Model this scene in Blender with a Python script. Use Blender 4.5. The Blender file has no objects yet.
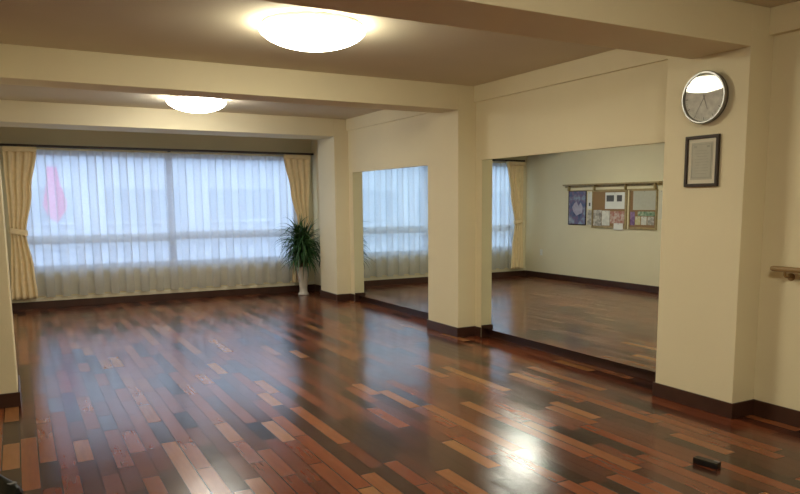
import bpy, bmesh, math, random
from mathutils import Vector, Matrix
random.seed(7)
C = bpy.context.scene.collection
PI = math.pi

# ------------------------------------------------------------------ materials
def new_mat(name):
    m = bpy.data.materials.new(name); m.use_nodes = True
    nt = m.node_tree; nt.nodes.clear()
    out = nt.nodes.new('ShaderNodeOutputMaterial')
    return m, nt, out

def N(nt, t, **kw):
    n = nt.nodes.new(t)
    for k, v in kw.items():
        if k in ('operation', 'blend_type', 'data_type', 'noise_dimensions', 'feature', 'interpolation_type', 'clamp'):
            setattr(n, k, v)
        else:
            n.inputs[k].default_value = v
    return n

def pbr(name, col, rough=.6, metal=0.0, var=0.06, scale=6.0, bump=0.0, bscale=60.0, spec=.5, coat=0.0):
    m, nt, out = new_mat(name); L = nt.links.new
    b = nt.nodes.new('ShaderNodeBsdfPrincipled')
    b.inputs['Roughness'].default_value = rough; b.inputs['Metallic'].default_value = metal
    b.inputs['Specular IOR Level'].default_value = spec
    b.inputs['Coat Weight'].default_value = coat
    tc = nt.nodes.new('ShaderNodeTexCoord')
    no = N(nt, 'ShaderNodeTexNoise', Scale=scale, Detail=4.0)
    L(tc.outputs['Object'], no.inputs['Vector'])
    r = nt.nodes.new('ShaderNodeValToRGB')
    r.color_ramp.elements[0].position = .3; r.color_ramp.elements[1].position = .7
    r.color_ramp.elements[0].color = (*[c*(1-var) for c in col], 1)
    r.color_ramp.elements[1].color = (*[min(1, c*(1+var)) for c in col], 1)
    L(no.outputs['Fac'], r.inputs['Fac']); L(r.outputs['Color'], b.inputs['Base Color'])
    if bump:
        n2 = N(nt, 'ShaderNodeTexNoise', Scale=bscale, Detail=3.0)
        L(tc.outputs['Object'], n2.inputs['Vector'])
        bp = N(nt, 'ShaderNodeBump', Strength=bump, Distance=.004)
        L(n2.outputs['Fac'], bp.inputs['Height']); L(bp.outputs['Normal'], b.inputs['Normal'])
    L(b.outputs['BSDF'], out.inputs['Surface'])
    return m

WALLC = (.79, .71, .495)
M = {}
M['wall'] = pbr('cream plaster', WALLC, .75, var=.025, scale=1.5, bump=.25, bscale=90, spec=.25)
M['ceil'] = pbr('taupe ceiling board', (.68, .61, .46), .85, var=.03, scale=1.2, bump=.2, bscale=70, spec=.2)
M['skirt'] = pbr('dark brown skirting', (.055, .022, .014), .35, var=.15, scale=9)
M['plasterw'] = pbr('pale ledge', (.74, .68, .50), .6, var=.03)
M['drape'] = pbr('cream drape cloth', (.90, .74, .46), .9, var=.05, scale=14, bump=.3, bscale=300, spec=.1)
M['rail'] = pbr('dark bronze rail', (.045, .03, .022), .45, var=.1)
M['vase'] = pbr('glazed ivory ceramic', (.62, .58, .50), .25, var=.08, scale=20)
M['leaf'] = pbr('dark green leaf', (.030, .085, .022), .45, var=.35, scale=9)
M['cane'] = pbr('brown cane', (.16, .11, .06), .8, var=.2, scale=30)
M['soil'] = pbr('potting soil', (.04, .028, .018), .95, var=.3, scale=60)
M['lampbase'] = pbr('white lamp base', (.8, .8, .76), .4, var=.02)
M['chrome'] = pbr('brushed silver rim', (.30, .30, .29), .38, metal=1.0, var=.05)
M['clockface'] = pbr('pale grey clock dial', (.80, .80, .74), .7, var=.16, scale=25)
M['ink'] = pbr('dark grey ink', (.10, .10, .10), .6, var=.1)
M['faint'] = pbr('worn grey print', (.34, .34, .31), .6, var=.1)
M['walnut'] = pbr('dark walnut frame', (.032, .018, .009), .6, var=.2, scale=20)
M['mat'] = pbr('cream paper mount', (.70, .66, .53), .8, var=.02)
M['paper'] = pbr('document paper', (.50, .49, .40), .8, var=.04, scale=20)
M['paperline'] = pbr('faint print', (.38, .375, .30), .8, var=.1, scale=30)
M['white'] = pbr('white paper', (.80, .80, .76), .8, var=.03)
M['cork'] = pbr('tan cork', (.30, .18, .085), .9, var=.25, scale=80, bump=.3, bscale=200)
M['wood'] = pbr('oak brown wood', (.36, .27, .12), .5, var=.2, scale=14)
M['handrail'] = pbr('golden brown handrail', (.30, .19, .075), .4, var=.15, scale=14)
M['black'] = pbr('black plastic', (.008, .008, .009), .35, var=.2, scale=20)
M['leather'] = pbr('black leather', (.010, .014, .013), .4, var=.3, scale=20, bump=.3)
M['greyhl'] = pbr('grey painted highlight', (.20, .20, .20), .5, var=.1)  # flat grey for the painted highlights on the black box and shoe
M['sash'] = pbr('grey aluminium sash', (.46, .54, .72), .4, metal=.3, var=.05)
M['street'] = pbr('street asphalt', (.30, .31, .33), .9, var=.2, scale=3)
M['fac'] = pbr('pale blue grey render', (.55, .62, .74), .8, var=.08, scale=2)
M['facw'] = pbr('dim shop windows', (.30, .38, .50), .4, var=.1, scale=2)
M['pink'] = pbr('pink banner cloth', (.95, .03, .33), .8, var=.05)

def floor_mat():
    m, nt, out = new_mat('mahogany parquet'); L = nt.links.new
    b = nt.nodes.new('ShaderNodeBsdfPrincipled')
    tc = nt.nodes.new('ShaderNodeTexCoord'); sp = nt.nodes.new('ShaderNodeSeparateXYZ')
    L(tc.outputs['Object'], sp.inputs[0])
    def mt(op, a, bb=None, c=None):
        n = nt.nodes.new('ShaderNodeMath'); n.operation = op
        for i, v in enumerate((a, bb, c)):
            if v is None: continue
            if isinstance(v, (int, float)): n.inputs[i].default_value = v
            else: L(v, n.inputs[i])
        return n.outputs[0]
    W = .0965
    u = mt('DIVIDE', mt('ADD', sp.outputs['X'], .078), W)
    row = mt('FLOOR', u); fu = mt('SUBTRACT', u, row)
    wn = nt.nodes.new('ShaderNodeTexWhiteNoise'); wn.noise_dimensions = '1D'; L(row, wn.inputs['W'])
    off = mt('MULTIPLY', wn.outputs['Value'], 7.3)
    wn2 = nt.nodes.new('ShaderNodeTexWhiteNoise'); wn2.noise_dimensions = '1D'; L(mt('ADD', row, 31.7), wn2.inputs['W'])
    ln = mt('ADD', mt('MULTIPLY', wn2.outputs['Value'], .25), .52)
    v = mt('DIVIDE', mt('ADD', sp.outputs['Y'], off), ln)
    # boards of uneven length: wobble the joint positions with a sine of v
    v = mt('ADD', v, mt('MULTIPLY', mt('SINE', mt('MULTIPLY', v, 2.1)), .25))
    col = mt('FLOOR', v); fv = mt('SUBTRACT', v, col)
    cb = nt.nodes.new('ShaderNodeCombineXYZ'); L(row, cb.inputs[0]); L(col, cb.inputs[1])
    wn3 = nt.nodes.new('ShaderNodeTexWhiteNoise'); wn3.noise_dimensions = '2D'; L(cb.outputs[0], wn3.inputs['Vector'])
    r = nt.nodes.new('ShaderNodeValToRGB'); cr = r.color_ramp
    cols = [(0, (.022, .009, .007)), (.16, (.052, .017, .010)), (.34, (.108, .027, .012)), (.55, (.162, .039, .015)),
            (.80, (.205, .057, .021)), (.94, (.24, .090, .034)), (1.0, (.31, .145, .052))]
    cr.elements[0].position = 0; cr.elements[0].color = (*cols[0][1], 1)
    cr.elements[1].position = cols[-1][0]; cr.elements[1].color = (*cols[-1][1], 1)
    for p, c in cols[1:-1]:
        e = cr.elements.new(p); e.color = (*c, 1)
    L(wn3.outputs['Value'], r.inputs['Fac'])
    # grain
    cb2 = nt.nodes.new('ShaderNodeCombineXYZ')
    L(mt('MULTIPLY', sp.outputs['X'], 45), cb2.inputs[0]); L(mt('MULTIPLY', sp.outputs['Y'], 5), cb2.inputs[1]); L(mt('MULTIPLY', wn3.outputs['Value'], 40), cb2.inputs[2])
    g = N(nt, 'ShaderNodeTexNoise', Scale=1.0, Detail=4.0); L(cb2.outputs[0], g.inputs['Vector'])
    gm = mt('ADD', mt('MULTIPLY', g.outputs['Fac'], .45), .78)
    # gaps
    ex = mt('MULTIPLY', mt('MINIMUM', fu, mt('SUBTRACT', 1, fu)), W)
    ey = mt('MULTIPLY', mt('MINIMUM', fv, mt('SUBTRACT', 1, fv)), .5)
    gap = mt('GREATER_THAN', mt('MINIMUM', ex, ey), .0037)
    k = mt('MULTIPLY', gm, mt('ADD', mt('MULTIPLY', gap, .92), .08))
    mx = nt.nodes.new('ShaderNodeVectorMath'); mx.operation = 'SCALE'
    L(r.outputs['Color'], mx.inputs[0]); L(k, mx.inputs['Scale'])
    L(mx.outputs[0], b.inputs['Base Color'])
    n2 = N(nt, 'ShaderNodeTexNoise', Scale=2.5, Detail=3.0); L(tc.outputs['Object'], n2.inputs['Vector'])
    rg = mt('ADD', mt('MULTIPLY', n2.outputs['Fac'], .10), mt('ADD', mt('MULTIPLY', wn3.outputs['Value'], .05), FR))
    L(rg, b.inputs['Roughness'])
    b.inputs['Specular IOR Level'].default_value = .52
    bp = N(nt, 'ShaderNodeBump', Strength=1.0, Distance=1.0)
    wn4 = nt.nodes.new('ShaderNodeTexWhiteNoise'); wn4.noise_dimensions = '2D'; L(cb.outputs[0], wn4.inputs['Vector'])
    sc4 = nt.nodes.new('ShaderNodeSeparateColor'); L(wn4.outputs['Color'], sc4.inputs[0])
    tx = mt('MULTIPLY', mt('MULTIPLY', mt('SUBTRACT', sc4.outputs[1], .5), .014 * W), fu)      # each board lies a hair off level
    ty = mt('MULTIPLY', mt('MULTIPLY', mt('SUBTRACT', sc4.outputs[2], .5), .010 * .6), fv)
    n3 = N(nt, 'ShaderNodeTexNoise', Scale=6.0, Detail=2.0); L(tc.outputs['Object'], n3.inputs['Vector'])
    hh_ = mt('ADD', mt('ADD', tx, ty), mt('ADD', mt('MULTIPLY', gap, .0003), mt('MULTIPLY', n3.outputs['Fac'], .0009)))
    L(hh_, bp.inputs['Height'])
    L(bp.outputs['Normal'], b.inputs['Normal']); L(b.outputs['BSDF'], out.inputs['Surface'])
    return m
FR = .125
M['floor'] = floor_mat()

def mirror_mat():
    m, nt, out = new_mat('silvered mirror glass'); L = nt.links.new
    g = nt.nodes.new('ShaderNodeBsdfGlossy'); g.inputs['Roughness'].default_value = .004
    tc = nt.nodes.new('ShaderNodeTexCoord'); no = N(nt, 'ShaderNodeTexNoise', Scale=1.0)
    L(tc.outputs['Object'], no.inputs['Vector'])
    r = nt.nodes.new('ShaderNodeValToRGB')
    r.color_ramp.elements[0].color = (.80, .85, .81, 1); r.color_ramp.elements[1].color = (.84, .89, .84, 1)
    L(no.outputs['Fac'], r.inputs['Fac']); L(r.outputs['Color'], g.inputs['Color'])
    L(g.outputs[0], out.inputs['Surface']); return m
M['mirror'] = mirror_mat()

def glass_mat(name, tint=(.93, .96, .97), gl=.06, rough=.01):
    m, nt, out = new_mat(name); L = nt.links.new
    t = nt.nodes.new('ShaderNodeBsdfTransparent'); t.inputs['Color'].default_value = (*tint, 1)
    g = nt.nodes.new('ShaderNodeBsdfGlossy'); g.inputs['Roughness'].default_value = rough
    mx = nt.nodes.new('ShaderNodeMixShader'); mx.inputs[0].default_value = gl
    L(t.outputs[0], mx.inputs[1]); L(g.outputs[0], mx.inputs[2]); L(mx.outputs[0], out.inputs['Surface'])
    return m
M['glass'] = glass_mat('window glass')
M['clockglass'] = glass_mat('clock cover glass', tint=(.9, .9, .9), gl=.08, rough=.02)

def sheer_mat():
    m, nt, out = new_mat('white sheer voile'); L = nt.links.new
    t = nt.nodes.new('ShaderNodeBsdfTransparent')
    tr = nt.nodes.new('ShaderNodeBsdfTranslucent'); tr.inputs['Color'].default_value = (.70, .76, .88, 1)
    d = nt.nodes.new('ShaderNodeBsdfDiffuse'); d.inputs['Color'].default_value = (.84, .77, .60, 1)
    a = nt.nodes.new('ShaderNodeMixShader'); a.inputs[0].default_value = .35
    L(tr.outputs[0], a.inputs[1]); L(d.outputs[0], a.inputs[2])
    mx = nt.nodes.new('ShaderNodeMixShader')
    tc = nt.nodes.new('ShaderNodeTexCoord'); w = N(nt, 'ShaderNodeTexNoise', Scale=40.0)
    L(tc.outputs['Object'], w.inputs['Vector'])
    mr = nt.nodes.new('ShaderNodeMapRange'); mr.inputs['To Min'].default_value = .68; mr.inputs['To Max'].default_value = .78
    L(w.outputs['Fac'], mr.inputs[0]); L(mr.outputs[0], mx.inputs[0])
    L(t.outputs[0], mx.inputs[1]); L(a.outputs[0], mx.inputs[2]); L(mx.outputs[0], out.inputs['Surface'])
    return m
M['sheer'] = sheer_mat()

def emit_mat(name, col, s):
    m, nt, out = new_mat(name); L = nt.links.new
    e = nt.nodes.new('ShaderNodeEmission'); e.inputs['Color'].default_value = (*col, 1); e.inputs['Strength'].default_value = s
    L(e.outputs[0], out.inputs['Surface']); return m
LAMP = 34.0
M['lamp'] = emit_mat('lit acrylic shade', (1.0, .93, .72), LAMP)
M['lampfar'] = emit_mat('lit acrylic shade cool', (1.0, .96, .86), LAMP)

# ------------------------------------------------------------------ mesh helpers
def box(bm, a, b, bev=0.0):
    x0, y0, z0 = a; x1, y1, z1 = b
    v = [bm.verts.new(p) for p in ((x0,y0,z0),(x1,y0,z0),(x1,y1,z0),(x0,y1,z0),(x0,y0,z1),(x1,y0,z1),(x1,y1,z1),(x0,y1,z1))]
    fs = [bm.faces.new([v[i] for i in f]) for f in ((3,2,1,0),(4,5,6,7),(0,1,5,4),(1,2,6,5),(2,3,7,6),(3,0,4,7))]
    if bev:
        es = list({e for f in fs for e in f.edges})
        bmesh.ops.bevel(bm, geom=es, offset=bev, segments=2, affect='EDGES', profile=.6)
    return bm

def lathe(bm, prof, seg=40, mat=Matrix()):
    rings = []
    for r, z in prof:
        if r < 1e-6: rings.append([bm.verts.new(mat @ Vector((0, 0, z)))])
        else: rings.append([bm.verts.new(mat @ Vector((r*math.cos(2*PI*i/seg), r*math.sin(2*PI*i/seg), z))) for i in range(seg)])
    for a, b in zip(rings, rings[1:]):
        for i in range(seg):
            j = (i+1) % seg
            if len(a) == 1 and len(b) == 1: continue
            if len(a) == 1: bm.faces.new((a[0], b[i], b[j]))
            elif len(b) == 1: bm.faces.new((a[i], a[j], b[0]))
            else: bm.faces.new((a[i], a[j], b[j], b[i]))
    return bm

def tube(bm, pts, r, seg=12):
    pts = [Vector(p) for p in pts]; rings = []
    for i, p in enumerate(pts):
        d = (pts[min(i+1, len(pts)-1)] - pts[max(i-1, 0)]).normalized()
        up = Vector((0, 0, 1)) if abs(d.z) < .9 else Vector((1, 0, 0))
        s = d.cross(up).normalized(); t = s.cross(d)
        rr = r[i] if isinstance(r, (list, tuple)) else r
        rings.append([bm.verts.new(p + s*rr*math.cos(2*PI*k/seg) + t*rr*math.sin(2*PI*k/seg)) for k in range(seg)])
    for a, b in zip(rings, rings[1:]):
        for i in range(seg):
            j = (i+1) % seg; bm.faces.new((a[i], a[j], b[j], b[i]))
    bm.faces.new(rings[0][::-1]); bm.faces.new(rings[-1])
    return bm

def obj(name, bm, mat, parent=None, smooth=False, fixn=True):
    if fixn: bmesh.ops.recalc_face_normals(bm, faces=bm.faces)
    me = bpy.data.meshes.new(name); bm.to_mesh(me); bm.free()
    if isinstance(mat, str): mat = M[mat]
    me.materials.append(mat)
    if smooth:
        for p in me.polygons: p.use_smooth = True
        if smooth != 'all': me.set_sharp_from_angle(angle=math.radians(40))
    o = bpy.data.objects.new(name, me); C.objects.link(o)
    if parent is not None: o.parent = parent
    return o

def tag(o, label, cat, group=None, kind=None):
    o['label'] = label; o['category'] = cat
    if group: o['group'] = group
    if kind: o['kind'] = kind
    return o

def thing(name, label, cat, loc=(0,0,0), rot=(0,0,0), group=None):
    o = bpy.data.objects.new(name, None); C.objects.link(o)
    o.empty_display_size = .1; o.location = loc; o.rotation_euler = rot
    return tag(o, label, cat, group)

def nb(): return bmesh.new()
def bx(name, a, b, mat, parent=None, bev=0.0): return obj(name, box(nb(), a, b, bev), mat, parent)
def struct(name, bm, mat, label, cat):
    o = obj(name, bm, mat); return tag(o, label, cat, kind='structure')

# ------------------------------------------------------------------ dimensions (metres)
D = 11.84                    # window wall
WR = 4.472                   # right wall plane
WP = 4.242                   # pillar face
WL = -.30                    # left wall of the deep bays
XL0 = -2.2                   # left wall of the near bay
YB = -3.0                    # wall behind
ZC, ZB = 2.766, 2.505        # ceiling, beam underside
ZM, HM = 1.967, .108         # mirror top and bottom
HB = .11                     # skirting height
PA, PB, PC = (10.264, 10.947), (6.752, 7.425), (3.170, 3.865)

# floor and ceiling
struct('floor', box(nb(), (XL0-.1, YB-.1, -.10), (WR+.35, D+.25, 0)), 'floor', 'glossy mixed brown parquet floor of staggered boards', 'floor')
struct('ceiling', box(nb(), (XL0-.1, YB-.1, ZC), (WR+.35, D+.25, ZC+.12)), 'ceil', 'flat taupe ceiling between the cream beams', 'ceiling')

# walls
b = nb()
REC = WR+.13
for y0, y1 in ((YB-.1, PC[1]), (6.63, 7.5), (10.12, D+.25)): box(b, (WR, y0, 0), (WR+.34, y1, ZC))       # full-height strips
for y0, y1 in ((PC[1], 6.63), (7.5, 10.12)):
    box(b, (WR, y0, ZM), (WR+.34, y1, ZC))              # wall above the mirror
    box(b, (REC, y0, 0), (WR+.34, y1, ZM))              # back of the mirror recess
struct('wall_right', b, 'wall', 'cream plastered long wall with the recessed mirrors', 'wall')
bx_l = nb()
box(bx_l, (XL0-.1, 6.08+.30, 0), (WL, D+.25, ZC))
struct('wall_left', bx_l, 'wall', 'cream plastered wall opposite the mirrors', 'wall')
struct('wall_near_left', box(nb(), (XL0-.1, YB-.1, 0), (XL0, 6.08+.30, ZC)), 'wall', 'cream wall beside the viewer', 'wall')
struct('wall_back', box(nb(), (XL0, YB-.1, 0), (WR, YB, ZC)), 'wall', 'cream wall behind the viewer', 'wall')
# window wall with opening
WX0, WX1, WZ0, WZ1 = -.02, 4.20, .57, 2.27
b = nb()
box(b, (WL, D, 0), (WR, D+.2, WZ0)); box(b, (WL, D, WZ1), (WR, D+.2, ZC))
box(b, (WL, D, WZ0), (WX0, D+.2, WZ1)); box(b, (WX1, D, WZ0), (WR, D+.2, WZ1))
struct('wall_far', b, 'wall', 'cream wall around the wide curtained window', 'wall')

# left pillar, right pillars, beams
def pillar(x0, x1, y0, y1, lab, z1=ZC, nm='pillar'):
    return struct(nm, box(nb(), (x0, y0, 0), (x1, y1, z1), .006), 'wall', lab, 'pillar')
pillar(-.62, -.08, 6.085, 6.70, 'cream square pillar at the left edge of the room')
pillar(WP, WR+.01, *PA, 'cream square pillar beside the potted plant')
pillar(WP, WR+.01, *PB, 'cream square pillar between the two mirrors')
pillar(WP, WR+.01, *PC, 'cream square pillar carrying the clock and framed certificate')
def beam(a, b_, lab): return struct('ceiling_beam', box(nb(), a, b_, .004), 'wall', lab, 'beam')
beam((WL, PA[0], ZB), (WP, PA[1]-.05, ZC), 'cream ceiling beam nearest the window wall')
beam((XL0, PB[0], ZB), (WP, 7.128, ZC), 'cream ceiling beam between the two lit ceiling lamps')
beam((XL0, PC[0], ZB), (WP, 3.655, ZC), 'cream ceiling beam nearest the viewer meeting the clock pillar')
beam((WR-.028, PC[1], 2.592), (WR+.01, PB[0], ZC), 'shallow beam along the wall above the larger mirror')
beam((WR-.028, PB[1], 2.592), (WR+.01, PA[0], ZC), 'shallow beam along the wall above the smaller mirror')
beam((WR-.055, YB, 2.592), (WR+.01, PC[0], ZC), 'shallow beam along the wall above the handrail')

# skirting boards
def skirt(name, boxes, lab):
    b = nb()
    for a, c in boxes: box(b, a, c, .004)
    return struct(name, b, 'skirt', lab, 'skirting board')
s = .014
br = []
for y0, y1 in (PA, PB, PC):
    br.append(((WP-s, y0-s, 0), (WP, y1+s, HB)))
    br.append(((WP, y0-s, 0), (WR, y0, HB))); br.append(((WP, y1, 0), (WR, y1+s, HB)))
br += [((WR-s, YB, 0), (WR, PC[0]-s, HB)), ((WR-s, 6.63, 0), (WR, PB[0]-s, HB)), ((WR-s, PB[1]+s, 0), (WR, 7.5, HB)),
       ((WR-s, 10.12, 0), (WR, PA[0]-s, HB)), ((WR-s, PA[1]+s, 0), (WR, D, HB))]
br += [((WR+.001, 6.63-.012, 0), (WR+.09, 6.63, HM)), ((WR+.001, 10.12-.012, 0), (WR+.09, 10.12, HM)), ((WR+.09, PC[1]+s, 0), (REC, 6.63, HM)), ((WR+.09, 7.5, 0), (REC, 10.12, HM))]
skirt('baseboard_right', br, 'dark brown skirting board around pillars and under mirrors')
skirt('baseboard_far', [((WL, D-s-.02, 0), (WR-s, D, HB))], 'dark brown skirting board under the curtained window')
skirt('baseboard_left', [((WL, 6.70+s, 0), (WL+s, D-s-.02, HB))], 'dark brown skirting board below the notice boards')
skirt('baseboard_near', [((-.62-s, 6.085-s, 0), (-.08+s, 6.085, HB)), ((-.08, 6.085, 0), (-.08+s, 6.70+s, HB)), ((XL0, 6.08+.30-s, 0), (-.62, 6.08+.30, HB))],
      'dark brown skirting board around the left edge pillar')
# pale ledge above the skirting under the window
struct('trim_1', box(nb(), (WL+s, D-.045, HB), (WR-s, D, HB+.05), .003), 'plasterw', 'pale ledge strip just above the far skirting board', 'ledge')

# ------------------------------------------------------------------ window
wroot = bpy.data.objects.new('window_1', None); C.objects.link(wroot); wroot.location = ((WX0+WX1)/2, D+.10, WZ0)
tag(wroot, 'wide aluminium window behind white sheer curtains', 'window', kind='structure')
ox, oy, oz = wroot.location
def wb(name, boxes, mat, par=wroot, bev=.004):
    b = nb()
    for a, c in boxes: box(b, (a[0]-ox, a[1]-oy, a[2]-oz), (c[0]-ox, c[1]-oy, c[2]-oz), bev)
    return obj(name, b, mat, par)
fy0, fy1 = D+.05, D+.13
wb('window_frame', [((WX0, fy0, WZ0), (WX1, fy1, WZ0+.05)), ((WX0, fy0, WZ1-.05), (WX1, fy1, WZ1)),
                    ((WX0, fy0, WZ0+.05), (WX0+.05, fy1, WZ1-.05)), ((WX1-.05, fy0, WZ0+.05), (WX1, fy1, WZ1-.05))], 'sash')
wb('transom', [((WX0+.05, fy0, .93), (2.09, fy1, 1.06)), ((2.17, fy0, .95), (WX1-.05, fy1, 1.08))], 'sash')
wb('mullion', [((2.09, fy0, WZ0+.05), (2.17, fy1, WZ1-.05))], 'sash')
wb('pane', [((WX0+.05, D+.085, WZ0+.05), (2.09, D+.091, WZ1-.05))], 'glass', bev=0)
wb('pane', [((2.17, D+.085, WZ0+.05), (WX1-.05, D+.091, WZ1-.05))], 'glass', bev=0)
wb('window_sill', [((WX0-.02, D-.015, WZ0-.03), (WX1+.02, D+.05, WZ0))], 'sash')

# ------------------------------------------------------------------ curtains
def fold_strip(xa, xb, y, z0, z1, lam, amp, over, edge=None, nz=24, seed=1, hem=None):
    """pleated cloth between xa and xb; edge(z) -> (left, right) gathers it"""
    rnd = random.Random(seed); b = nb()
    n = int((xb-xa)/lam); per = 20; cols = n*per+1
    ph = [rnd.uniform(-.25, .25) for _ in range(n+2)]; am = [rnd.uniform(.75, 1.2) for _ in range(n+2)]
    grid = []
    for j in range(nz+1):
        t = j/nz; z = z0+(z1-z0)*t; row = []
        L_, R_ = edge(z) if edge else (xa, xb)
        for i in range(cols):
            k = i/per; ki = int(min(k, n-1)); f = k-ki
            a = am[ki]*(1-f)+am[ki+1]*f
            th = 2*PI*(k)+(ph[ki]*(1-f)+ph[ki+1]*f)*.6
            sw = (R_-L_)/(xb-xa)
            x = L_+(k/n)*(R_-L_) + over*math.sin(2*th)*sw*a
            squeeze = .55+.45*min(1, sw+.1)
            yy = y+amp*a*math.sin(th)*squeeze*(1-.15*t) + .006*math.sin(3.1*z+ki)
            zz = z
            if hem and j == 0: zz = z+hem*math.sin(th)*.5
            row.append(b.verts.new((x, yy, zz)))
        grid.append(row)
    for r0, r1 in zip(grid, grid[1:]):
        for i in range(cols-1): b.faces.new((r0[i], r0[i+1], r1[i+1], r1[i]))
    return b

YS = D-.085
for (xa, xb, sd, lab) in ((-.02, 2.155, 3, 'white pleated sheer curtain over the left half of the window'),
                          (2.125, 4.22, 5, 'white pleated sheer curtain over the right half of the window')):
    o = obj('sheer_curtain', fold_strip(xa, xb, YS, .215, 2.285, .21, .032, -.029, seed=sd, hem=.02), 'sheer', smooth='all', fixn=False)
    tag(o, lab, 'curtain', 'sheer curtains across the window')
    h = obj('hem', fold_strip(xa, xb, YS+.002, .180, .235, .21, .032, -.029, seed=sd, nz=2, hem=.02), 'sheer', o, smooth='all', fixn=False)

def interp(z, pts):
    for (za, va), (zb, vb) in zip(pts, pts[1:]):
        if za <= z <= zb:
            t = (z-za)/(zb-za); t = t*t*(3-2*t)
            return va+(vb-va)*t
    return pts[-1][1] if z > pts[-1][0] else pts[0][1]
def drape(lab, inner, outer, seed, flip):
    xs = (outer[0][1], inner[-1][1])
    def e(z):
        a, b_ = interp(z, outer), interp(z, inner)
        return (a, b_) if not flip else (b_, a)
    xa, xb = e(2.3)
    zc = 1.13
    t = thing('drape_curtain', lab, 'curtain', ((xa+xb)/2, D-.16, .17), group='cream drapes tied back beside the window')
    ox, oy, oz = t.location
    m = fold_strip(xa, xb, D-.165, .17, 2.31, .098, .024, -.006, edge=e, seed=seed, nz=48)
    for v in m.verts: v.co -= Vector((ox, oy, oz))
    o = obj('drape_cloth', m, 'drape', t, smooth='all', fixn=False)
    md = o.modifiers.new('thick', 'SOLIDIFY'); md.thickness = .004
    a, c = e(zc)
    b = nb(); seg = 28; rings = []
    for zz, g in ((-.04, .0), (-.03, .006), (.03, .006), (.04, 0)):
        rings.append([b.verts.new(((a+c)/2-ox+((c-a)/2+.012+g)*math.cos(2*PI*i/seg), D-.165-oy+(.040+g)*math.sin(2*PI*i/seg), zc-oz+zz+.02*math.cos(2*PI*i/seg)*(1 if flip else -1))) for i in range(seg)])
    for r0, r1 in zip(rings, rings[1:]):
        for i in range(seg): b.faces.new((r0[i], r0[(i+1) % seg], r1[(i+1) % seg], r1[i]))
    obj('tieback', b, 'drape', t, smooth=True)
    # gathered heading tape
    b = nb(); box(b, (xa-ox, D-.20-oy, 2.245-oz), (xb-ox, D-.135-oy, 2.315-oz), .008); obj('heading_tape', b, 'drape', t)
    return t
drape('cream drape tied back at the left end of the window',
      [(.17, .20), (.6, .175), (1.08, .112), (1.7, .215), (2.3, .315)], [(.17, -.13), (1.08, -.085), (2.3, -.10)], 11, False)
drape('cream drape tied back behind the potted plant',
      [(.17, 4.01), (.6, 4.04), (1.18, 4.138), (1.7, 4.03), (2.3, 3.925)], [(.17, 4.30), (1.13, 4.335), (2.3, 4.385)], 12, True)

t = thing('curtain_rail', 'thin dark curtain rail along the top of the window', 'curtain rail', (2.13, D-.11, 2.31))
b = nb(); box(b, (-2.27, -.055, .008), (2.32, .055, .040), .004); obj('track', b, 'rail', t)
for x in (-2.1, 0, 2.15): bx('bracket', (x-.02, .055, .0), (x+.02, .11, .045), 'rail', t, .003)

# ------------------------------------------------------------------ mirrors (very slightly turned in their recess)
DEL = .010
for y0, y1, xm, lab in ((PC[1]+.008, 6.63-.004, 4.487, 'larger wall mirror between the clock pillar and the middle pillar'),
                    (7.504, 10.116, 4.487, 'smaller wall mirror between the middle pillar and the far pillar')):
    ym = (y0+y1)/2; ln = (y1-y0)/2
    t = thing('wall_mirror', lab, 'mirror', (xm, ym, HM+.002), (0, 0, DEL), group='large mirrors along the right wall')
    H = ZM-HM-.004
    g = nb(); box(g, (0, -ln, 0), (.006, ln, H)); obj('mirror_glass', g, 'mirror', t)
    g = nb(); box(g, (.006, -ln+.01, 0), (.095, ln-.01, H)); obj('backing', g, 'lampbase', t)

# ------------------------------------------------------------------ ceiling lamps
def lamp(x, y, lab, mat, R=.375):
    t = thing('ceiling_lamp', lab, 'ceiling lamp', (x, y, ZC), group='round dome ceiling lamps')
    obj('base', lathe(nb(), [(0, 0), (R*.93, 0), (R*.96, -.012), (R*.97, -.035), (0, -.035)], 64), 'lampbase', t, True)
    prof = [(R*.97, -.030), (R, -.036), (R, -.046)]
    for i in range(1, 13):
        a = i/12*PI/2
        prof.append((R*math.cos(a) if i < 12 else 0, -.046-.125*math.sin(a)**1.25))
    obj('shade', lathe(nb(), prof, 64), mat, t, 'all')
    return t
lamp(1.93, 5.02, 'large lit dome lamp on the ceiling in front of the middle beam', 'lamp')
lamp(1.98, 9.05, 'lit dome lamp on the far ceiling behind the middle beam', 'lampfar', .345)
lamp(1.9, .95, 'lit dome lamp on the ceiling above the viewer', 'lamp')

# ------------------------------------------------------------------ wall clock
t = thing('wall_clock', 'round silver wall clock with glare on its glass high on the pillar', 'clock', (WP-.009, 3.487, 2.216), (0, -.010, .05))
CT = .0
R = .178
mm = Matrix.Rotation(-PI/2, 4, 'Y')      # local +z -> -x (into the room)
obj('case', lathe(nb(), [(0, 0.001), (R*.93, 0.001), (R*.98, .012), (R*.99, .030), (0, .030)], 64, mm), 'rail', t, True)
ring = [(R*.985, .028), (R, .034), (R, .046), (R*.97, .054), (R*.92, .054), (R*.885, .044), (R*.885, .030)]
obj('rim', lathe(nb(), ring, 64, mm), 'chrome', t, True)
face = obj('dial', lathe(nb(), [(0, .034), (R*.888, .034), (R*.888, .030)], 64, mm), 'clockface', t)
b = nb()
for i in range(60):
    a = 2*PI*i/60; w, l = (.003, .020) if i % 5 == 0 else (.0010, .008)
    rr = R*.80
    c = Vector((math.sin(a), math.cos(a))); p = Vector((c.y, -c.x))
    q = [c*(rr-l/2)-p*w, c*(rr-l/2)+p*w, c*(rr+l/2)+p*w, c*(rr+l/2)-p*w]
    b.faces.new([b.verts.new((-.0348, v.x, v.y)) for v in q])
obj('hour_marks', b, 'faint', face)
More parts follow.
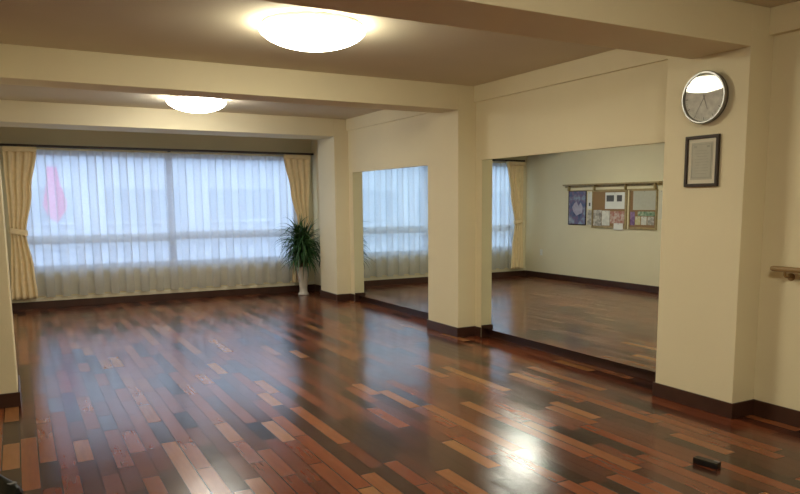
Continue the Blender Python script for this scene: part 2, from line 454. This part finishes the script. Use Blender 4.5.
def hand(ang, l, w, off, nm):
    c = Vector((math.sin(ang), math.cos(ang))); p = Vector((c.y, -c.x)); b = nb()
    q = [c*-.02-p*w, c*-.02+p*w, c*l+p*w*.4, c*l-p*w*.4]
    f = b.faces.new([b.verts.new((-off, v.x, v.y)) for v in q])
    e = bmesh.ops.extrude_face_region(b, geom=[f])
    for v in e['geom']:
        if isinstance(v, bmesh.types.BMVert): v.co.x -= .0012
    obj(nm, b, 'faint', t)
hand(math.radians(200), .085, .0045, .036, 'hour_hand'); hand(math.radians(150), .125, .003, .038, 'minute_hand')
# domed cover glass
gp = []
Rs = 12.; rg = R*.888
for i in range(9):
    r_ = rg*i/8; gp.append((r_, .047 + (math.sqrt(Rs*Rs-r_*r_)-math.sqrt(Rs*Rs-rg*rg))))
gg = obj('cover_glass', lathe(nb(), gp, 64, mm), 'clockglass', t, 'all')

# ------------------------------------------------------------------ framed certificate
t = thing('framed_certificate', 'small certificate in a dark brown frame below the clock', 'picture frame', (WP, 3.510, 1.785))
hw, hh, fw = .142, .178, .022
b = nb()
for a, c in (((-.022, -hw, -hh), (0, -hw+fw, hh)), ((-.022, hw-fw, -hh), (0, hw, hh)), ((-.022, -hw+fw, hh-fw), (0, hw-fw, hh)), ((-.022, -hw+fw, -hh), (0, hw-fw, -hh+fw))): box(b, a, c, .003)
obj('frame', b, 'walnut', t)
bx('mount', (-.009, -hw+fw, -hh+fw), (-.002, hw-fw, hh-fw), 'mat', t)
p = bx('document', (-.011, -.090, -.128), (-.009, .094, .130), 'paper', t)
b = nb()
for (y0, z0, y1, z1) in ((-.080, -.116, .084, -.112), (-.080, .114, .084, .118), (-.080, -.112, -.077, .114), (.081, -.112, .084, .114)): box(b, (-.0125, y0, z0), (-.011, y1, z1))
for k in range(9):
    z = .072-.02*k; w = .045 if k in (0, 8) else .058-.012*(k % 3 == 2)
    box(b, (-.0122, -w+.002, z), (-.011, w+.002, z+.0028))
box(b, (-.0122, .045, .094), (-.011, .070, .108)); box(b, (-.0122, -.064, .094), (-.011, -.040, .108))
obj('printed_lines', b, 'paperline', p)

# ------------------------------------------------------------------ handrail on the near right wall
t = thing('handrail', 'golden brown wooden handrail on the right wall beyond the clock pillar', 'handrail', (WR, 3.04, 1.055))
pts = [(-.075, 0.0, 0), (-.075, -.02, 0), (-.075, -1.5, 0), (-.075, -3.2, 0), (-.075, -3.22, 0)]
obj('rail', tube(nb(), pts, [.014, .019, .019, .019, .014], 20), 'handrail', t, True)
for y in (-.10, -1.1, -2.1, -3.1):
    br_ = obj('bracket', tube(nb(), [(-.075, y, -.016), (-.075, y, -.038), (-.06, y, -.05), (0, y, -.055)], .009, 12), 'handrail', t, True)
    obj('bracket_plate', lathe(nb(), [(0, 0), (.026, 0), (.026, .006), (0, .008)], 20, Matrix.Translation((0, y, -.055)) @ Matrix.Rotation(-PI/2, 4, 'Y')), 'handrail', br_, True)

# ------------------------------------------------------------------ outlet on the left wall
t = thing('wall_outlet', 'white wall outlet low on the wall opposite the mirrors', 'outlet', (WL, 11.32, .51))
bx('cover_plate', (0, -.036, -.06), (.008, .036, .06), 'lampbase', t, .003)
for z in (-.02, .02):
    so = bx('socket', (.008, -.014, z-.011), (.0105, .014, z+.011), 'lampbase', t, .002)
    bx('slot', (.0105, -.007, z-.004), (.0108, -.005, z+.004), 'ink', so); bx('slot', (.0105, .005, z-.004), (.0108, .007, z+.004), 'ink', so)

# ------------------------------------------------------------------ notice boards (seen in the mirror), on wall x = WL facing +x
def wbox(nm, y0, z0, y1, z1, d0, d1, mat, par=None, bev=.0015, org=None):
    o = org or (WL, 0, 0)
    b = nb(); box(b, (WL+d0-o[0], y0-o[1], z0-o[2]), (WL+d1-o[0], y1-o[1], z1-o[2]), bev)
    return obj(nm, b, mat, par)
t = thing('picture_shelf', 'long brown wooden ledge above the notice boards', 'shelf', (WL, 9.46, 1.78)); og = tuple(t.location)
wbox('shelf_board', 8.30, 1.812, 10.63, 1.838, 0, .085, 'wood', t, org=og)
wbox('back_rail', 8.30, 1.775, 10.63, 1.812, 0, .018, 'wood', t, org=og)
for y in (8.42, 9.07, 9.83, 10.50):
    wbox('bracket', y-.014, 1.715, y+.014, 1.812, 0.018, .065, 'wood', t, org=og)
wbox('hanging_rail', 8.40, 1.712, 10.52, 1.728, 0.002, .018, 'wood', t, org=og)

def poster_mat():
    m, nt, out = new_mat('blue poster print'); L = nt.links.new
    b = nt.nodes.new('ShaderNodeBsdfPrincipled'); b.inputs['Roughness'].default_value = .45
    tc = nt.nodes.new('ShaderNodeTexCoord')
    n = N(nt, 'ShaderNodeTexNoise', Scale=7.0, Detail=3.0); L(tc.outputs['Object'], n.inputs['Vector'])
    r = nt.nodes.new('ShaderNodeValToRGB'); cr = r.color_ramp
    cr.elements[0].position = .30; cr.elements[0].color = (.04, .05, .13, 1)
    cr.elements[1].position = .72; cr.elements[1].color = (.38, .38, .45, 1)
    for p, c in ((.42, (.09, .12, .24)), (.50, (.17, .10, .20)), (.60, (.22, .28, .36))):
        e = cr.elements.new(p); e.color = (*c, 1)
    L(n.outputs['Fac'], r.inputs['Fac']); L(r.outputs[0], b.inputs['Base Color']); L(b.outputs[0], out.inputs[0]); return m
M['poster'] = poster_mat(); M['posterfig'] = pbr('pale violet print', (.42, .38, .48), .5, var=.2, scale=12)
def flyer_mat(name, c1, c2, sc):
    m, nt, out = new_mat(name); L = nt.links.new
    b = nt.nodes.new('ShaderNodeBsdfPrincipled'); b.inputs['Roughness'].default_value = .6
    tc = nt.nodes.new('ShaderNodeTexCoord'); v = nt.nodes.new('ShaderNodeTexVoronoi'); v.inputs['Scale'].default_value = sc
    L(tc.outputs['Object'], v.inputs['Vector'])
    r = nt.nodes.new('ShaderNodeValToRGB'); r.color_ramp.elements[0].color = (*c1, 1); r.color_ramp.elements[1].color = (*c2, 1)
    sp = nt.nodes.new('ShaderNodeSeparateColor'); L(v.outputs['Color'], sp.inputs[0])
    L(sp.outputs[0], r.inputs['Fac']); L(r.outputs[0], b.inputs['Base Color']); L(b.outputs[0], out.inputs[0]); return m
M['fl_red'] = flyer_mat('reddish flyer', (.40, .14, .10), (.62, .50, .42), 25)
M['fl_grey'] = flyer_mat('grey flyer', (.24, .22, .19), (.60, .56, .48), 25)
M['fl_green'] = flyer_mat('green flyer', (.10, .22, .12), (.45, .52, .36), 25)
M['fl_purple'] = flyer_mat('purple flyer', (.12, .06, .18), (.32, .20, .36), 20)
M['fl_yellow'] = flyer_mat('yellow flyer', (.55, .50, .22), (.66, .62, .45), 25)
M['fl_white'] = flyer_mat('white flyer', (.60, .60, .54), (.80, .78, .70), 18)

t = thing('poster', 'tall blue and violet poster left of the cork boards', 'poster', (WL, 10.29, 1.085)); og = tuple(t.location)
wbox('poster_print', 10.07, 1.10, 10.52, 1.705, .002, .012, 'poster', t, org=og)
b = nb()
f = b.faces.new([b.verts.new((.012, y, z)) for y, z in ((-.13, .22), (-.06, .20), (.02, .17), (.10, .24), (.14, .33), (.08, .40), (.02, .44), (-.03, .34), (-.09, .42), (-.15, .32))])
e = bmesh.ops.extrude_face_region(b, geom=[f])
for v_ in e['geom']:
    if isinstance(v_, bmesh.types.BMVert): v_.co.x += .0012
obj('poster_figure', b, 'posterfig', t)
b = nb()
for a in ((10.055, 1.085, 10.07, 1.715), (10.52, 1.085, 10.535, 1.715), (10.07, 1.705, 10.52, 1.715), (10.07, 1.085, 10.52, 1.10)):
    box(b, (.002, a[0]-og[1], a[1]-og[2]), (.018, a[2]-og[1], a[3]-og[2]), .002)
obj('frame', b, 'walnut', t)

def corkboard(y0, y1, z0, z1, lab, edge):
    t = thing('cork_board', lab, 'notice board', (WL, (y0+y1)/2, z0), group='cork notice boards'); og = tuple(t.location)
    wbox('cork_panel', y0+.02, z0+.02, y1-.02, z1-.02, .001, .012, 'cork', t, org=og)
    b = nb()
    for a in ((y0, z0, y0+edge, z1), (y1-.02, z0, y1, z1), (y0+edge, z1-.02, y1-.02, z1), (y0+edge, z0, y1-.02, z0+.035)):
        box(b, (.001, a[0]-og[1], a[1]-og[2]), (.022, a[2]-og[1], a[3]-og[2]), .002)
    obj('frame', b, 'wood', t); return t
corkboard(9.05, 9.90, 1.04, 1.712, 'tan cork board in the middle holding photographs and flyers', .045)
corkboard(8.385, 9.00, 1.04, 1.712, 'tan cork board holding a blank sheet above coloured flyers', .03)
corner = 0
def sheet(lab, y0, z0, y1, z1, mat, d=.014, fig=None, cat='paper notice', nm='paper_notice', grp='notices pinned on the wall boards'):
    t = thing(nm, lab, cat, (WL+(-.001 if d < .005 else d-.0005), (y0+y1)/2, z0), group=grp)
    hw = (y1-y0)/2
    b = nb(); box(b, (0, -hw, 0), (.003, hw, z1-z0), .0006); obj('sheet', b, mat, t)
    if fig:
        for nm2, (a, c, e, f) in fig:
            bx(nm2, (.003, a, c), (.0036, e, f), 'ink', t)
    b = nb(); lathe(b, [(0, .008), (.006, .007), (.007, .003), (0, 0)], 10, Matrix.Translation((.003, 0, z1-z0-.012)) @ Matrix.Rotation(PI/2, 4, 'Y')); obj('pin', b, 'chrome', t, True)
    return t
sheet('narrow white notice with a dark spot beside the blue poster', 9.92, 1.385, 10.03, 1.685, 'white', .001, [('dark_spot', (-.02, .05, .02, .11))])
sheet('white sheet with two dark photographs on the middle cork board', 9.105, 1.385, 9.57, 1.675, 'white', .013,
      [('photograph', (.02, .13, .20, .24)), ('photograph', (-.17, .13, -.05, .24))])
sheet('plain pale sheet on the right cork board', 8.42, 1.37, 8.91, 1.69, 'paper', .013)
sheet('grey flyer below the narrow notice', 9.91, 1.09, 10.03, 1.36, 'fl_grey', .001)
sheet('grey patterned flyer in the row on the middle cork board', 9.65, 1.08, 9.86, 1.365, 'fl_grey', .013)
sheet('pale flyer in the row on the middle cork board', 9.45, 1.09, 9.64, 1.355, 'fl_white', .013)
sheet('reddish patterned flyer on the middle cork board', 9.10, 1.13, 9.44, 1.345, 'fl_red', .013)
sheet('small white card at the foot of the middle cork board', 9.12, 1.02, 9.34, 1.135, 'white', .0212)
sheet('purple flyer at the edge of the right cork board', 8.865, 1.11, 8.965, 1.34, 'fl_purple', .013)
sheet('green flyer under the pale sheet on the right cork board', 8.43, 1.27, 8.80, 1.345, 'fl_green', .013)
sheet('yellow flyer low on the right cork board', 8.74, 1.12, 8.85, 1.26, 'fl_yellow', .013)
sheet('white flyer low on the right cork board', 8.60, 1.12, 8.72, 1.26, 'fl_white', .013)
sheet('grey flyer low on the right cork board', 8.44, 1.12, 8.58, 1.26, 'fl_grey', .013)
sheet('pale paper strip hanging right of the cork boards', 8.26, 1.22, 8.37, 1.69, 'mat', .001)

# ------------------------------------------------------------------ potted plant
PX, PY = 4.08, 11.33
t = thing('potted_plant', 'leafy dark green plant in a tall ivory vase beside the window', 'plant', (PX, PY, 0))
prof = [(0, .0), (.082, .0), (.092, .006), (.088, .022), (.066, .05), (.064, .12), (.076, .22), (.094, .34), (.106, .43), (.112, .462), (.114, .472), (.104, .474), (.098, .45), (.084, .40), (0, .40)]
v = obj('vase', lathe(nb(), prof, 48), 'vase', t, 'all')
obj('soil', lathe(nb(), [(0, .443), (.088, .440), (.086, .405)], 32), 'soil', t)
rnd = random.Random(4)
b = nb()
stems = []
for k in range(5):
    a = k*2*PI/5+.3; x, y = .045*math.cos(a), .045*math.sin(a); h = .80+.20*rnd.random()
    tx, ty = x*1.9+rnd.uniform(-.02, .02), y*1.9+rnd.uniform(-.02, .02)
    tube(b, [(x, y, .42), ((x+tx)/2, (y+ty)/2, (.42+h)/2), (tx, ty, h)], [.013, .012, .009], 8)
    stems.append((tx, ty, h))
obj('stem', b, 'cane', t, True)
b = nb()
def leaf(o, az, el, ln, w, droop):
    n = 9; prev = None; p = Vector(o); d = Vector((math.cos(az)*math.cos(el), math.sin(az)*math.cos(el), math.sin(el)))
    side = Vector((-math.sin(az), math.cos(az), 0))
    for i in range(n+1):
        tt = i/n; ww = w*(.35+.65*math.sin(PI*min(1, tt*.8+.22)))*(1-tt**4)+.0006
        up = side.cross(d).normalized()
        a_, m_, c_ = (p+side*ww, p-up*ww*.35, p-side*ww)
        if any(abs(0) for _ in ()): pass
        cur = [b.verts.new(a_), b.verts.new(m_), b.verts.new(c_)]
        if prev:
            b.faces.new((prev[0], prev[1], cur[1], cur[0])); b.faces.new((prev[1], prev[2], cur[2], cur[1]))
        prev = cur; p = p+d*(ln/n); d = (d+Vector((0, 0, -droop/n))).normalized()
for (sx, sy, sh) in stems:
    for j in range(90):
        z = sh - .36*rnd.random()**1.3 + .10*rnd.random()
        az = rnd.uniform(0, 2*PI)
        el = rnd.uniform(.15, 1.35)
        leaf((sx, sy, z), az, el, rnd.uniform(.30, .54), rnd.uniform(.011, .018), rnd.uniform(1.2, 3.4))
for j in range(24):
    leaf((rnd.uniform(-.05, .05), rnd.uniform(-.05, .05), .86), rnd.uniform(0, 2*PI), rnd.uniform(1.15, 1.5), rnd.uniform(.40, .52), .010, rnd.uniform(.3, .9))
lim_x, lim_y = WR-.03-PX, D-.22-PY
for v_ in b.verts:      # leaves bend away where they meet wall, curtain or pillar
    if v_.co.y > lim_y: v_.co.y = lim_y-.02*rnd.random()
    if v_.co.x > lim_x: v_.co.x = lim_x-.02*rnd.random()
    if v_.co.y < PA[1]+.02-PY and v_.co.x > WP-.02-PX: v_.co.y = PA[1]+.02-PY+.02*rnd.random()
lf = obj('leaves', b, 'leaf', t, 'all', fixn=False)

# ------------------------------------------------------------------ small black box on the floor
t = thing('black_box', 'small black rectangular box lying on the floor before the clock pillar', 'box', (3.345, 2.645, 0), (0, 0, math.radians(-79)))
o = obj('case_body', box(nb(), (-.074, -.025, 0), (.074, .025, .030), .005), 'black', t)
bx('lid', (-.073, -.024, .0300), (.073, .024, .036), 'black', t, .002)
bx('edge_highlight', (.035, .006, .036), (.068, .022, .0385), 'greyhl', t, .001)  # grey strip painted as the highlight on the top edge, no separate part

# ------------------------------------------------------------------ black shoe at the bottom left corner
def shoe(lab, loc, rz):
    t = thing('shoe', lab, 'shoe', loc, (0, 0, rz))
    b = nb(); secs = []
    S = [(-.135, .020, .062, .010), (-.125, .032, .078, .02), (-.08, .036, .082, .02), (-.02, .036, .070, .02), (.04, .042, .058, .02), (.09, .046, .050, .02), (.125, .036, .040, .02), (.145, .016, .028, .02)]
    for (x, w, h, z0) in S:
        secs.append([b.verts.new((x, w*math.cos(a)*(1 if math.sin(a) < .2 else .82), .018+max(0, h*math.sin(a)))) for a in [PI*k/10 for k in range(11)]])
    for r0, r1 in zip(secs, secs[1:]):
        for i in range(10): b.faces.new((r0[i], r0[i+1], r1[i+1], r1[i]))
        b.faces.new((r0[0], r1[0], r1[10], r0[10]))
    b.faces.new(secs[0]); b.faces.new(secs[-1][::-1])
    obj('upper', b, 'leather', t, True)
    b = nb(); top = []; bot = []
    for (x, w, h, z0) in S: top.append((x, w+.004))
    outl = [(x-.003 if i == 0 else x, w) for i, (x, w) in enumerate(top)] + [(x, -w) for x, w in top[::-1]]
    lo = [b.verts.new((x, y, 0)) for x, y in outl]; hi = [b.verts.new((x, y, .019)) for x, y in outl]
    b.faces.new(lo[::-1]); b.faces.new(hi)
    for i in range(len(lo)):
        j = (i+1) % len(lo); b.faces.new((lo[i], lo[j], hi[j], hi[i]))
    obj('sole', b, 'black', t)
    bx('toe_highlight', (.085, -.02, .062), (.115, .02, .066), 'greyhl', t, .0015)  # small grey piece painted as the highlight on the toe
    return t
shoe('black shoe on the floor at the lower left corner', (-.165, 4.27, 0), math.radians(-60))

# ------------------------------------------------------------------ outside: street, building opposite, pink banner
o = bx('ground', (-14, D+.26, -1.0), (20, 40, -.9), 'street'); tag(o, 'grey street outside the window', 'street', kind='structure')
t = thing('building', 'pale building across the street behind the window', 'building', (5, 24, -.9))
bx('wall', (-16, 0, 0), (14, 4, 3.9), 'fac', t)
for k in range(9):
    x = -15+k*3.1
    w = bx('window', (x, -.05, 1.9), (x+2.2, 0, 2.9), 'facw', t); bx('sill', (x-.05, -.12, 1.82), (x+2.25, 0, 1.9), 'fac', w)
bx('parapet', (-16.1, -.1, 3.9), (14.1, .3, 4.15), 'fac', t)
t = thing('banner', 'bright pink banner outside seen through the left sheer curtain', 'banner', (.60, 14.0, -.9))
obj('pole', tube(nb(), [(.0, .03, 0), (.0, .03, 3.3)], .015), 'sash', t, True)
b = nb()
ol = [(-.10, 3.05), (.06, 3.05), (.10, 2.75), (.19, 2.45), (.17, 2.32), (.02, 2.10), (-.10, 2.18), (-.19, 2.40), (-.12, 2.75)]
f = b.faces.new([b.verts.new((x, 0, z)) for x, z in ol])
e = bmesh.ops.extrude_face_region(b, geom=[f])
for v_ in e['geom']:
    if isinstance(v_, bmesh.types.BMVert): v_.co.y -= .01
obj('flag', b, 'pink', t)

# ------------------------------------------------------------------ world: bright overcast sky
w = bpy.data.worlds.new('World'); bpy.context.scene.world = w; w.use_nodes = True
nt = w.node_tree; nt.nodes.clear(); L = nt.links.new
out = nt.nodes.new('ShaderNodeOutputWorld'); bg = nt.nodes.new('ShaderNodeBackground')
tc = nt.nodes.new('ShaderNodeTexCoord'); sp = nt.nodes.new('ShaderNodeSeparateXYZ'); L(tc.outputs['Generated'], sp.inputs[0])
r = nt.nodes.new('ShaderNodeValToRGB')
r.color_ramp.elements[0].position = .48; r.color_ramp.elements[0].color = (.56, .74, 1.0, 1)
r.color_ramp.elements[1].position = .75; r.color_ramp.elements[1].color = (.78, .88, 1.0, 1)
mr = nt.nodes.new('ShaderNodeMapRange'); mr.inputs['From Min'].default_value = -1
L(sp.outputs['Z'], mr.inputs[0]); L(mr.outputs[0], r.inputs['Fac'])
L(r.outputs[0], bg.inputs['Color']); bg.inputs['Strength'].default_value = 3.0
L(bg.outputs[0], out.inputs['Surface'])

# ------------------------------------------------------------------ camera
yaw, pit, roll = .5156, .1327, .0051
f = Vector((math.sin(yaw)*math.cos(pit), math.cos(yaw)*math.cos(pit), -math.sin(pit)))
r0 = Vector((math.cos(yaw), -math.sin(yaw), 0)); u0 = r0.cross(f)
rt = math.cos(roll)*r0 - math.sin(roll)*u0; up = math.sin(roll)*r0 + math.cos(roll)*u0
cd = bpy.data.cameras.new('Camera'); cam = bpy.data.objects.new('Camera', cd); C.objects.link(cam)
cam.matrix_world = Matrix(((rt.x, up.x, -f.x, 0), (rt.y, up.y, -f.y, 0), (rt.z, up.z, -f.z, 1.5), (0, 0, 0, 1)))
cd.sensor_width = 36; cd.lens = 717.232*36/800
cd.shift_x = -25.773/800; cd.shift_y = 52.074/800
bpy.context.scene.camera = cam
sc = bpy.context.scene
sc.view_settings.view_transform = 'Standard'; sc.view_settings.look = 'None'
sc.view_settings.gamma = 1; sc.view_settings.use_curve_mapping = False
sc.view_settings.exposure = 0.24
